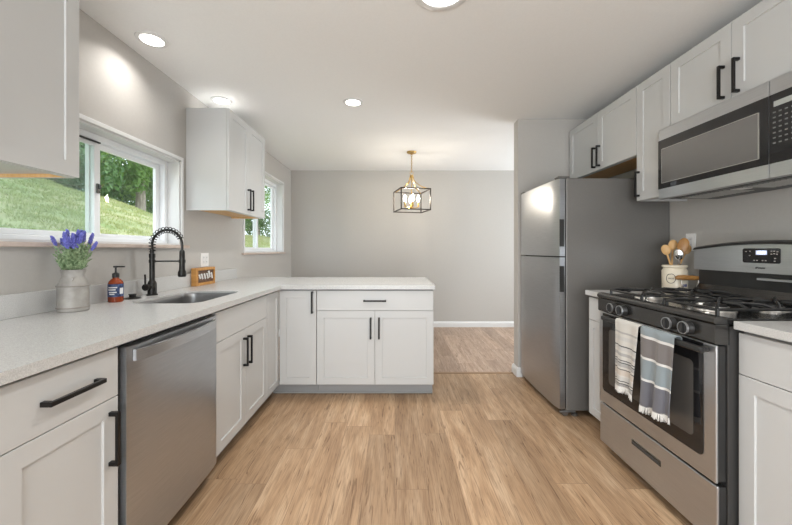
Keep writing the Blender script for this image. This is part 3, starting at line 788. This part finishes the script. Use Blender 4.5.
# spring coil around the hose
P_ = [Vector(p) for p in arc]
L = [0]
for a, b in zip(P_, P_[1:]): L.append(L[-1]+(b-a).length)
def at(s):
    for i in range(len(L)-1):
        if L[i] <= s <= L[i+1]: return P_[i].lerp(P_[i+1], (s-L[i])/(L[i+1]-L[i])), (P_[i+1]-P_[i]).normalized()
    return P_[-1], (P_[-1]-P_[-2]).normalized()
coil = []; turns = 16; st = L[-1]*.78
for k in range(turns*12+1):
    s = st*k/(turns*12); p, d = at(s); v = Vector((0,1,0)); u = d.cross(v); a = 2*math.pi*k/12
    coil.append(p+(u*math.cos(a)+v*math.sin(a))*.0180)
bm = B(); tube(bm, coil, .0028, 5); mesh_obj('spring', bm, M['bronze'], fc, smooth=True)
bm = B(); lathe(bm, [(.011,.285),(.0155,.275),(.0165,.20),(.0175,.16),(.024,.145),(.024,.122),(.020,.116),(0,.116)], (2*rad,0,0), 22); mesh_obj('spray_head', bm, M['bronze'], fc, smooth=True)
bm = B(); tube(bm, [(.012,0,.215),(2*rad-.012,0,.215)], .0048, 8); tube(bm, [(2*rad,0,.205),(2*rad,0,.225)], .0195, 20); tube(bm, [(0,0,.205),(0,0,.225)], .0185, 20); mesh_obj('support_arm', bm, M['bronze'], fc, smooth=True)
# sink hole cover
bm = B(); lathe(bm, [(.042,0),(.043,.003),(.038,.006),(.020,.009),(.017,.012),(.017,.020),(.020,.023),(.019,.027),(0,.028)], (-1.548,2.035,CT+.0003), 26)
tag(mesh_obj('air_gap_cap', bm, M['bronze'], smooth=True), 'low round black cap on the worktop between soap bottle and faucet', 'cap')

# ------------------------------------------------------------------ soap bottle
sb = thing('soap_bottle', 'amber soap bottle with navy label and black pump beside the sink', 'bottle', (-1.542,1.905,CT+.0003))
bm = B(); lathe(bm, [(.032,0),(.035,.003),(.035,.100),(.032,.112),(.022,.124),(.014,.130),(.014,.138)], n=28); mesh_obj('bottle_body', bm, M['amber'], sb, smooth=True)
bm = B(); ring = 20
# label wraps the front
def wrap(bm, r, z0, z1, a0, a1, n=18):
    A = []; C = []
    for k in range(n+1):
        a = a0+(a1-a0)*k/n; A.append(bm.verts.new((r*math.cos(a), r*math.sin(a), z0))); C.append(bm.verts.new((r*math.cos(a), r*math.sin(a), z1)))
    for k in range(n): bm.faces.new((A[k],A[k+1],C[k+1],C[k]))
wrap(bm, .0354, .030, .100, R(-160), R(70)); lb = mesh_obj('paper_label', bm, M['label'], sb, smooth='all')
bm = B()
for z, a0, a1 in ((.078,-110,-40),(.066,-112,-52),(.052,-105,-45),(.042,-100,-60)): wrap(bm, .0357, z, z+.006, R(a0), R(a1), 8)
wrap(bm, .0357, .045, .078, R(-22), R(12), 6); mesh_obj('label_print', bm, M['letter'], lb)
bm = B(); lathe(bm, [(.0165,.134),(.0165,.156),(.010,.160),(.0045,.162),(.0045,.188),(.011,.189),(.011,.198),(0,.199)], n=20)
box(bm, 0, .050, -.005, .005, .190, .198, .002)
mesh_obj('pump', bm, M['blackplastic'], sb, smooth=True)

# ------------------------------------------------------------------ lavender in milk can
lc = thing('lavender_plant', 'purple lavender in a weathered galvanised milk can on the left worktop', 'plant', (-1.515,1.625,CT+.0003))
bm = B(); lathe(bm, [(.055,0),(.058,.004),(.058,.118),(.055,.128),(.041,.158),(.040,.168),(.046,.190),(.048,.194),(.044,.194),(.037,.170),(.0,.165)], n=32); can = mesh_obj('milk_can', bm, M['galv'], lc, smooth=True)
bm = B()
for z in (.018,.118):
    tube(bm, [(.0588*math.cos(2*math.pi*k/32), .0588*math.sin(2*math.pi*k/32), z) for k in range(33)], .0028, 6)
mesh_obj('band', bm, M['rust'], can, smooth=True)
# heart-like scroll emblem, plain embossed mark
bm = B(); pts = []
for k in range(25):
    a = 2*math.pi*k/24; th = R(-55)+.22*math.sin(a)*math.cos(a*.5); pts.append((.0475*math.cos(th), .0475*math.sin(th), .150+.010*math.cos(a)))
tube(bm, pts, .0012, 5); mesh_obj('embossed_mark', bm, M['rust'], can)
rr = random.Random(5)
bs_, bf = B(), B()
tips = []
for k in range(60):
    a = rr.uniform(0,6.28); u = rr.uniform(.1,1)**.6; r1 = .068*u; h = rr.uniform(.27,.375)-(.03*u)
    b = (.030*u*math.cos(a), .030*u*math.sin(a), .175); t = (r1*math.cos(a), max(r1*math.sin(a),-.2), h-.02)
    m_ = ((b[0]+t[0])*.45, (b[1]+t[1])*.45, (b[2]+t[2])*.52)
    tube(bs_, [b, m_, t], [.0014,.0012,.001], 4)
    tips.append((Vector(t), (Vector(t)-Vector(m_)).normalized()))
    for q in range(22):   # narrow leaves
        s = rr.uniform(.1,.85); p = Vector(b).lerp(Vector(t), s); d = Vector((rr.uniform(-1,1),rr.uniform(-1,1),rr.uniform(.4,1.5))).normalized()
        l = rr.uniform(.018,.036); n_ = d.orthogonal().normalized()*.0027
        vv = [bs_.verts.new(x) for x in (p, p+d*l*.5+n_, p+d*l, p+d*l*.5-n_)]; bs_.faces.new(vv)
for i, (p, d) in enumerate(tips):
    if p.z < .285: continue
    for q in range(26):
        s = q/26*.045; rd = .0095*math.sin(math.pi*(.12+.8*q/26)); a = q*2.4; n_ = d.orthogonal().normalized(); n_.rotate(Matrix.Rotation(a,3,d))
        c0 = p+d*s+n_*rd*.6
        r_ = bmesh.ops.create_icosphere(bf, subdivisions=1, radius=.0042); 
        for v in r_['verts']: v.co = v.co+c0
mesh_obj('leaves', bs_, M['stem'], lc); mesh_obj('blossoms', bf, M['lav'], lc, smooth='all')

# ------------------------------------------------------------------ wooden sign
sg = thing('wooden_sign', 'small orange wood box sign with white script, by the sink corner', 'sign', (-1.555,2.70,CT+.0005), R(90))
sl, sh, sdp = .285, .142, .042
bm = B()
box(bm, 0, .030, 0, sdp, 0, sh, .002); box(bm, sl-.012, sl, 0, sdp, 0, sh, .002); box(bm, .0305, sl-.0125, 0, sdp, 0, .022, .002); box(bm, .0305, sl-.0125, 0, sdp, sh-.022, sh, .002)
mesh_obj('frame', bm, M['signwood'], sg)
bd = onebox('board', (.0305, sl-.0125, .012, sdp-.002, .0225, sh-.0225), M['signdark'], sg, bev=0)
# slanted script strokes
bm = B()
for i, (cx_, hh, up) in enumerate(((.058,.030,0),(.092,.040,0),(.132,.042,0),(.172,.040,.0),(.200,.052,.012),(.238,.044,0))):
    z0 = .070+up; 
    tube(bm, [(cx_-.012,.009,z0+hh*.42),(cx_-.002,.009,z0+hh*.5),(cx_+.006,.009,z0-hh*.05),(cx_+.012,.009,z0-hh*.48),(cx_+.022,.009,z0-hh*.30)], [.004,.007,.0075,.006,.003], 7)
mesh_obj('lettering', bm, M['letter'], bd, smooth=True)

# ------------------------------------------------------------------ outlets
def outlet(name, label, loc, rz, w_, gangs):
    t = thing(name, label, 'outlet', loc, rz, None)
    onebox('cover_plate', (-w_/2, w_/2, -.006, 0, -.058, .058), M['plate'], t, bev=.002, seg=2)
    for g_ in range(gangs):
        cx_ = (g_-(gangs-1)/2)*.046
        r = onebox('receptacle', (cx_-.0165, cx_+.0165, -.0075, -.0062, -.034, .034), M['trim'], t, bev=0)
        bm = B()
        for z in (-.018,.018):
            for s in (-.006,.006): box(bm, cx_+s-.001, cx_+s+.001, -.0082, -.0076, z-.004, z+.005)
        mesh_obj('slots', bm, M['slot'], r)
    return t
outlet('wall_outlet', 'double white outlet plate on left wall behind the wooden sign', (WL+.0005,2.93,1.117), R(90), .117, 2)
outlet('wall_outlet', 'single white outlet plate on right wall above the utensil crock', (WR-.0005,2.30,1.252), R(-90), .072, 1)

# ------------------------------------------------------------------ utensil crock
ux, uy = 1.795, 2.215
ur = thing('utensil_crock', 'cream stoneware crock with printed emblem on the small right worktop', 'crock', (ux,uy,RT+.0003))
bm = B(); lathe(bm, [(.060,0),(.066,.004),(.067,.138),(.060,.150),(.058,.156),(.066,.160),(.067,.170),(.064,.174),(.056,.172),(.054,.150),(.054,.02),(0,.018)], n=32); mesh_obj('jar', bm, M['cream'], ur, smooth=True)
bm = B(); th0 = R(215)
def onc(th, z, r=.0676): return (r*math.cos(th), r*math.sin(th), z)
tube(bm, [onc(th0+.36*math.cos(2*math.pi*k/24), .090+.030*math.sin(2*math.pi*k/24)) for k in range(25) if not 6 <= k <= 7], .0016, 5)
for k in range(5): tube(bm, [onc(th0-.18+k*.09, .086), onc(th0-.15+k*.09, .094)], .0015, 4)
mesh_obj('printed_emblem', bm, M['ink'], ur)
bm = B()
for k in range(5): tube(bm, [onc(R(266)+k*.10, .040), onc(R(266)+k*.10+.03, .056)], .0022, 4)
mesh_obj('blue_print', bm, M['inkblue'], ur)
def utensil(name, label, base, tip, m, kind, mhead=None):
    b, t_ = Vector(base), Vector(tip); d = (t_-b).normalized(); L = (t_-b).length
    side = d.cross(Vector((-.62,-.78,0))).normalized(); nrm = side.cross(d)
    bm = B(); tube(bm, [b, b+d*(L-.06)], [.0055,.0055], 8)
    hb = B(); c0 = b+d*(L-.035)
    n = 18
    shp = {'spoon': (.024,.034), 'paddle': (.030,.050), 'turner': (.032,.045), 'fork': (.02,.03)}[kind]
    rings = []
    for lay, (s, off) in enumerate(((.75,-.004),(1,0),(.75,.004))):
        ring = []
        for k in range(n):
            a = 2*math.pi*k/n; ca, sa = math.cos(a), math.sin(a)
            if kind in ('turner',): ca = max(-.75,min(.75,ca))/.75; sa = max(-.75,min(.75,sa))/.75
            ring.append(hb.verts.new(c0+side*shp[0]*ca*s+d*shp[1]*sa*s+nrm*off))
        rings.append(ring)
    for A, C in zip(rings, rings[1:]):
        for k in range(n): hb.faces.new((A[k],A[(k+1)%n],C[(k+1)%n],C[k]))
    hb.faces.new(rings[0]); hb.faces.new(rings[-1])
    rt = thing(name, label, 'utensil', (0,0,0))
    rt.location = base
    for x in (bm, hb): bmesh.ops.translate(x, verts=x.verts[:], vec=-b)
    mesh_obj('handle', bm, m, rt, smooth=True); mesh_obj('head', hb, mhead or m, rt, smooth=True)
    return rt
zb = RT+.03
utensil('wooden_spoon', 'pale wooden spoon leaning left in the cream crock', (ux+.01,uy-.01,zb), (ux-.058,uy+.01,1.235), M['spoonwood'], 'spoon')
utensil('wooden_spatula', 'broad brown wooden spatula leaning right in the crock', (ux-.02,uy-.02,zb), (ux+.040,uy-.028,1.262), M['darkwood'], 'paddle')
utensil('wooden_spoon', 'light wooden spoon rising behind the brown spatula in the crock', (ux-.01,uy+.02,zb), (ux+.028,uy+.045,1.268), M['spoonwood'], 'spoon')
utensil('steel_spoon', 'short shiny steel spoon in the middle of the crock', (ux+.015,uy-.03,zb), (ux-.012,uy-.046,1.205), M['chrome'], 'spoon')
utensil('wooden_server', 'light wooden server leaning furthest right in the crock', (ux-.03,uy+.005,zb), (ux+.100,uy+.01,1.235), M['spoonwood'], 'spoon')
# pastry blender with wooden handle
pb = thing('pastry_blender', 'pastry blender with brown wooden handle and steel wires, before the crock', 'utensil', (1.800,2.118,RT+.0005), R(-12))
bm = B(); tube(bm, [(-.068,0,.098),(-.055,0,.099),(-.02,0,.100),(.02,0,.099),(.055,0,.098),(.068,0,.097)], [.007,.014,.016,.015,.012,.006], 14); mesh_obj('grip', bm, M['darkwood'], pb, smooth=True)
bm = B()
for k in range(5):
    y = (k-2)*.004; pts = []
    for q in range(13):
        a = math.pi*q/12; pts.append((.052*math.cos(a)*.9+.008, y*2*math.sin(a), .090-.086*math.sin(a)))
    tube(bm, pts, .0018, 6)
mesh_obj('wires', bm, M['chrome'], pb, smooth=True)

# ------------------------------------------------------------------ towels
def stripes(name, stops):
    m = mat(name, (.6,.6,.6), .95, 0, Sheen_Weight=.2)
    tc = nd(m, 'ShaderNodeTexCoord'); sp = nd(m, 'ShaderNodeSeparateXYZ'); lk(m, tc.outputs['Object'], sp.inputs[0])
    mr = nd(m, 'ShaderNodeMapRange'); mr.inputs[1].default_value = -.38; mr.inputs[2].default_value = 0.01; lk(m, sp.outputs['Z'], mr.inputs[0])
    r = ramp(m, mr.outputs[0], stops, 'CONSTANT')
    lk(m, r.outputs[0], P(m).inputs['Base Color'])
    n = noise(m, (1,1,1), 700, 2); bump(m, n.outputs[0], .5, .001); return m
def towel(name, label, xa, xb, folds, m, zl, seed):
    """local to the stove frame: x along handle; hangs over handle at y -.049, z .822"""
    t = thing(name, label, 'towel', (SX, sy, .824), R(-90))
    rr = random.Random(seed)
    yh = -.035; r = .0150
    prof = []   # (y, z, dist from top)
    back, front = .03, zl
    for k in range(9): prof.append((yh+r, -back+back*k/9-.0, 1))
    for k in range(7):
        a = math.pi*k/6; prof.append((yh+r*math.cos(a), r*.6*math.sin(a)+.002, 0))
    nf = 26
    for k in range(1, nf+1): prof.append((yh-r, -front*k/nf, k/nf))
    bm = B(); nx = 48; G = []
    for j, (y, z, s) in enumerate(prof):
        row = []
        for i in range(nx+1):
            u = i/nx; x = xa+(xb-xa)*u
            if y < yh-r*.9:
                amp = .011*s+.003
                yy = y-abs(amp)+amp*math.sin(u*folds*2*math.pi+seed)*.9 - .006*s
                x2 = x+(.5-u)*.02*s*(1+.3*math.sin(seed))+.006*s*math.sin(u*folds*4*math.pi)
                z2 = z+ (.018*s*(u-.3) if seed == 2 else .010*s*math.sin(u*3))
            else: yy, x2, z2 = y, x, z
            row.append(bm.verts.new((x2, yy, z2)))
        G.append(row)
    for j in range(len(G)-1):
        for i in range(nx): bm.faces.new((G[j][i],G[j][i+1],G[j+1][i+1],G[j+1][i]))
    edge = [v.co.copy() for v in G[-1]]
    cl = mesh_obj('cloth', bm, m, t, smooth='all'); md_ = cl.modifiers.new('thickness', 'SOLIDIFY'); md_.thickness = .0022; md_.offset = 0
    bm = B()
    for i in range(0, nx, 1):
        for q in range(3):
            p = edge[i].lerp(edge[i+1], q/3); e = p+Vector((rr.uniform(-.004,.004), rr.uniform(-.003,.002), -rr.uniform(.022,.034)))
            tube(bm, [p+Vector((0,0,.003)), (p+e)/2+Vector((rr.uniform(-.002,.002),0,0)), e], [.0013,.0014,.0008], 4)
    mesh_obj('fringe', bm, mat(name+' fringe', (.74,.73,.70), .95), t)
    return t
cr, ltg, gy, bk, tn = (.56,.54,.50), (.50,.49,.47), (.36,.35,.34), (.05,.05,.055), (.52,.46,.40)
pat = [(0,ltg)]; p_ = .02; seq = [(cr,.05),(gy,.012),(cr,.04),(gy,.05),(bk,.012),(cr,.02),(bk,.012),(ltg,.05),(cr,.02),(tn,.07),(bk,.012),(cr,.03),(gy,.045),(bk,.013),(ltg,.018),(bk,.012),(cr,.05),(gy,.04),(cr,.03),(ltg,.05),(bk,.012),(cr,.07),(ltg,.05),(cr,.04),(gy,.02),(cr,.2)]
for c_, w__ in seq: pat.append((min(p_,1), c_)); p_ += w__*1.0
pat = pat[:31]
T1 = stripes('cream striped towel cloth', pat)
wl_, bl, br_, dk = (.66,.65,.63), (.23,.27,.29), (.165,.150,.147), (.13,.13,.15)
def zf(z): return (z+.38)/.39
T2 = stripes('blue grey banded towel cloth', [(0,dk),(zf(-.236),wl_),(zf(-.226),bl),(zf(-.137),wl_),(zf(-.126),br_),(zf(-.040),wl_),(zf(-.028),bl)])
towel('striped_towel', 'cream towel with thin black stripes, left one on the oven handle', .235, .415, 1.6, T1, .335, 1)
towel('banded_towel', 'blue grey and brown banded towel with fringe, right one on oven handle', .425, .628, 2.2, T2, .352, 2)

# ------------------------------------------------------------------ ceiling lights
def downlight(x, y, r, label, k=1):
    t = thing('recessed_light', label, 'light', (x,y,H-.0003), 0, 'recessed ceiling lights')
    bm = B(); R0 = r*1.36
    lathe(bm, [(R0,0),(R0,-.003),(R0*.97,-.006),(r*1.05,-.009),(r,-.007),(r,-.001)], n=40); mesh_obj('trim_ring', bm, M['trim'], t, smooth=True)
    bm = B(); lathe(bm, [(0,-.0075),(r*.97,-.0075),(r*.98,-.002)], n=36); mesh_obj('lens', bm, M['lens'], t, smooth=True)
    l = light('lamp_light', 'AREA', (0,0,-.012), (0,0,0), LAMP_W*k, WARM, r*1.9, None, 'DISK'); l.data.spread = R(135); l.parent = t
    return t
downlight(-1.43, 2.03, .061, 'round recessed light nearest the left wall above the sink window', .3)
downlight(-.35, 2.89, .061, 'round recessed light in the middle of the kitchen ceiling')
downlight(-1.437, 2.86, .061, 'round recessed light directly above the far left wall cabinet', .07)
downlight(.225, 1.645, .105, 'largest round ceiling light, cropped by the top edge')
downlight(.3, -.2, .105, 'added unseen recessed light overhead behind the camera, left one'); downlight(1.0, -1.3, .105, 'added unseen recessed light overhead far behind the camera')  # both lamps are added out of view to brighten the room

# ------------------------------------------------------------------ pendant
pd = thing('pendant_light', 'brass and bronze open cage pendant with glowing candle bulbs in dining area', 'pendant light', (.21,4.36,H-.0003), R(14))
bm = B(); lathe(bm, [(.062,0),(.062,-.006),(.055,-.018),(.02,-.024),(.012,-.034),(0,-.034)], n=28); mesh_obj('ceiling_canopy', bm, M['brass'], pd, smooth=True)
bm = B(); zt = -.034
for k in range(10):
    z = zt-.012-k*.0225; a = R(90)*(k%2); pts = []
    for q in range(17):
        b = 2*math.pi*q/16; w__ = .0075*math.cos(b); pts.append((w__*math.cos(a), w__*math.sin(a), z+.015*math.sin(b)))
    tube(bm, pts, .0026, 5)
mesh_obj('chain', bm, M['brass'], pd)
zh = -.285; ct, cb_, hs = -.490, -.745, .186
bm = B(); tube(bm, [(.022*math.cos(2*math.pi*q/20),0,zh+.016+.022*math.sin(2*math.pi*q/20)) for q in range(21)], .003, 6)
lathe(bm, [(.008,zh-.006),(.024,zh-.012),(.026,zh-.030),(.018,zh-.045),(.0,zh-.046)], n=20); mesh_obj('hub', bm, M['brass'], pd, smooth=True)
for sx in (-1,1):
    for sy_ in (-1,1):
        pts = []
        for q in range(13):
            u = q/12; rr_ = .018+(hs-.018)*(u**1.9); z = zh-.03+(ct-zh+.03)*(1-(1-u)**1.25)
            pts.append((sx*rr_, sy_*rr_, z))
        bm = B(); tube(bm, pts, .0052, 8); mesh_obj('arm', bm, M['brass'], pd, smooth=True)
bm = B(); b = .0065
for z in (ct, cb_):
    for s in (-1,1):
        box(bm, -hs-b, hs+b, s*hs-b, s*hs+b, z-b, z+b, .001); box(bm, s*hs-b, s*hs+b, -hs+b, hs-b, z-b, z+b, .001)
for sx in (-1,1):
    for sy_ in (-1,1): box(bm, sx*hs-b, sx*hs+b, sy_*hs-b, sy_*hs+b, cb_+b, ct-b, .001)
mesh_obj('cage', bm, M['cage'], pd)
bm = B(); tube(bm, [(0,0,zh-.045),(0,0,cb_+.045)], .006, 10); lathe(bm, [(.0,cb_+.02),(.016,cb_+.03),(.022,cb_+.045),(.010,cb_+.055),(.008,cb_+.07)], n=18)
for k in range(4):
    a = R(90*k-6); tube(bm, [(0,0,cb_+.045),(.04*math.cos(a),.04*math.sin(a),cb_+.036),(.085*math.cos(a),.085*math.sin(a),cb_+.048)], .0045, 8)
mesh_obj('stem', bm, M['brass'], pd, smooth=True)
for k in range(4):
    a = R(90*k-6); cx_, cy_ = .085*math.cos(a), .085*math.sin(a)
    bm = B(); lathe(bm, [(.018,cb_+.048),(.020,cb_+.052),(.011,cb_+.054),(.011,cb_+.115),(0,cb_+.115)], (cx_,cy_,0), 16); cdl = mesh_obj('candle', bm, M['brass'], pd, smooth=True)
    bm = B(); lathe(bm, [(.008,cb_+.116),(.014,cb_+.135),(.015,cb_+.150),(.010,cb_+.178),(.003,cb_+.198),(0,cb_+.200)], (cx_,cy_,0), 18); mesh_obj('bulb', bm, M['bulb'], cdl, smooth='all')

# ------------------------------------------------------------------ groups of look-alikes
for o in COL.objects:
    if o.parent or 'label' not in o: continue
    g_ = {'wall_cabinet': 'white wall cabinets', 'base_cabinet': 'white base cabinets', 'wall_outlet': 'wall outlets', 'tree': 'trees on the hillside outside',
          'wooden_spoon': 'utensils in the crock', 'wooden_spatula': 'utensils in the crock', 'steel_spoon': 'utensils in the crock', 'wooden_server': 'utensils in the crock',
          'striped_towel': 'towels on the oven handle', 'banded_towel': 'towels on the oven handle', 'countertop': 'pale quartz worktops'}.get(o.name.split('.')[0])
    if g_: o['group'] = g_
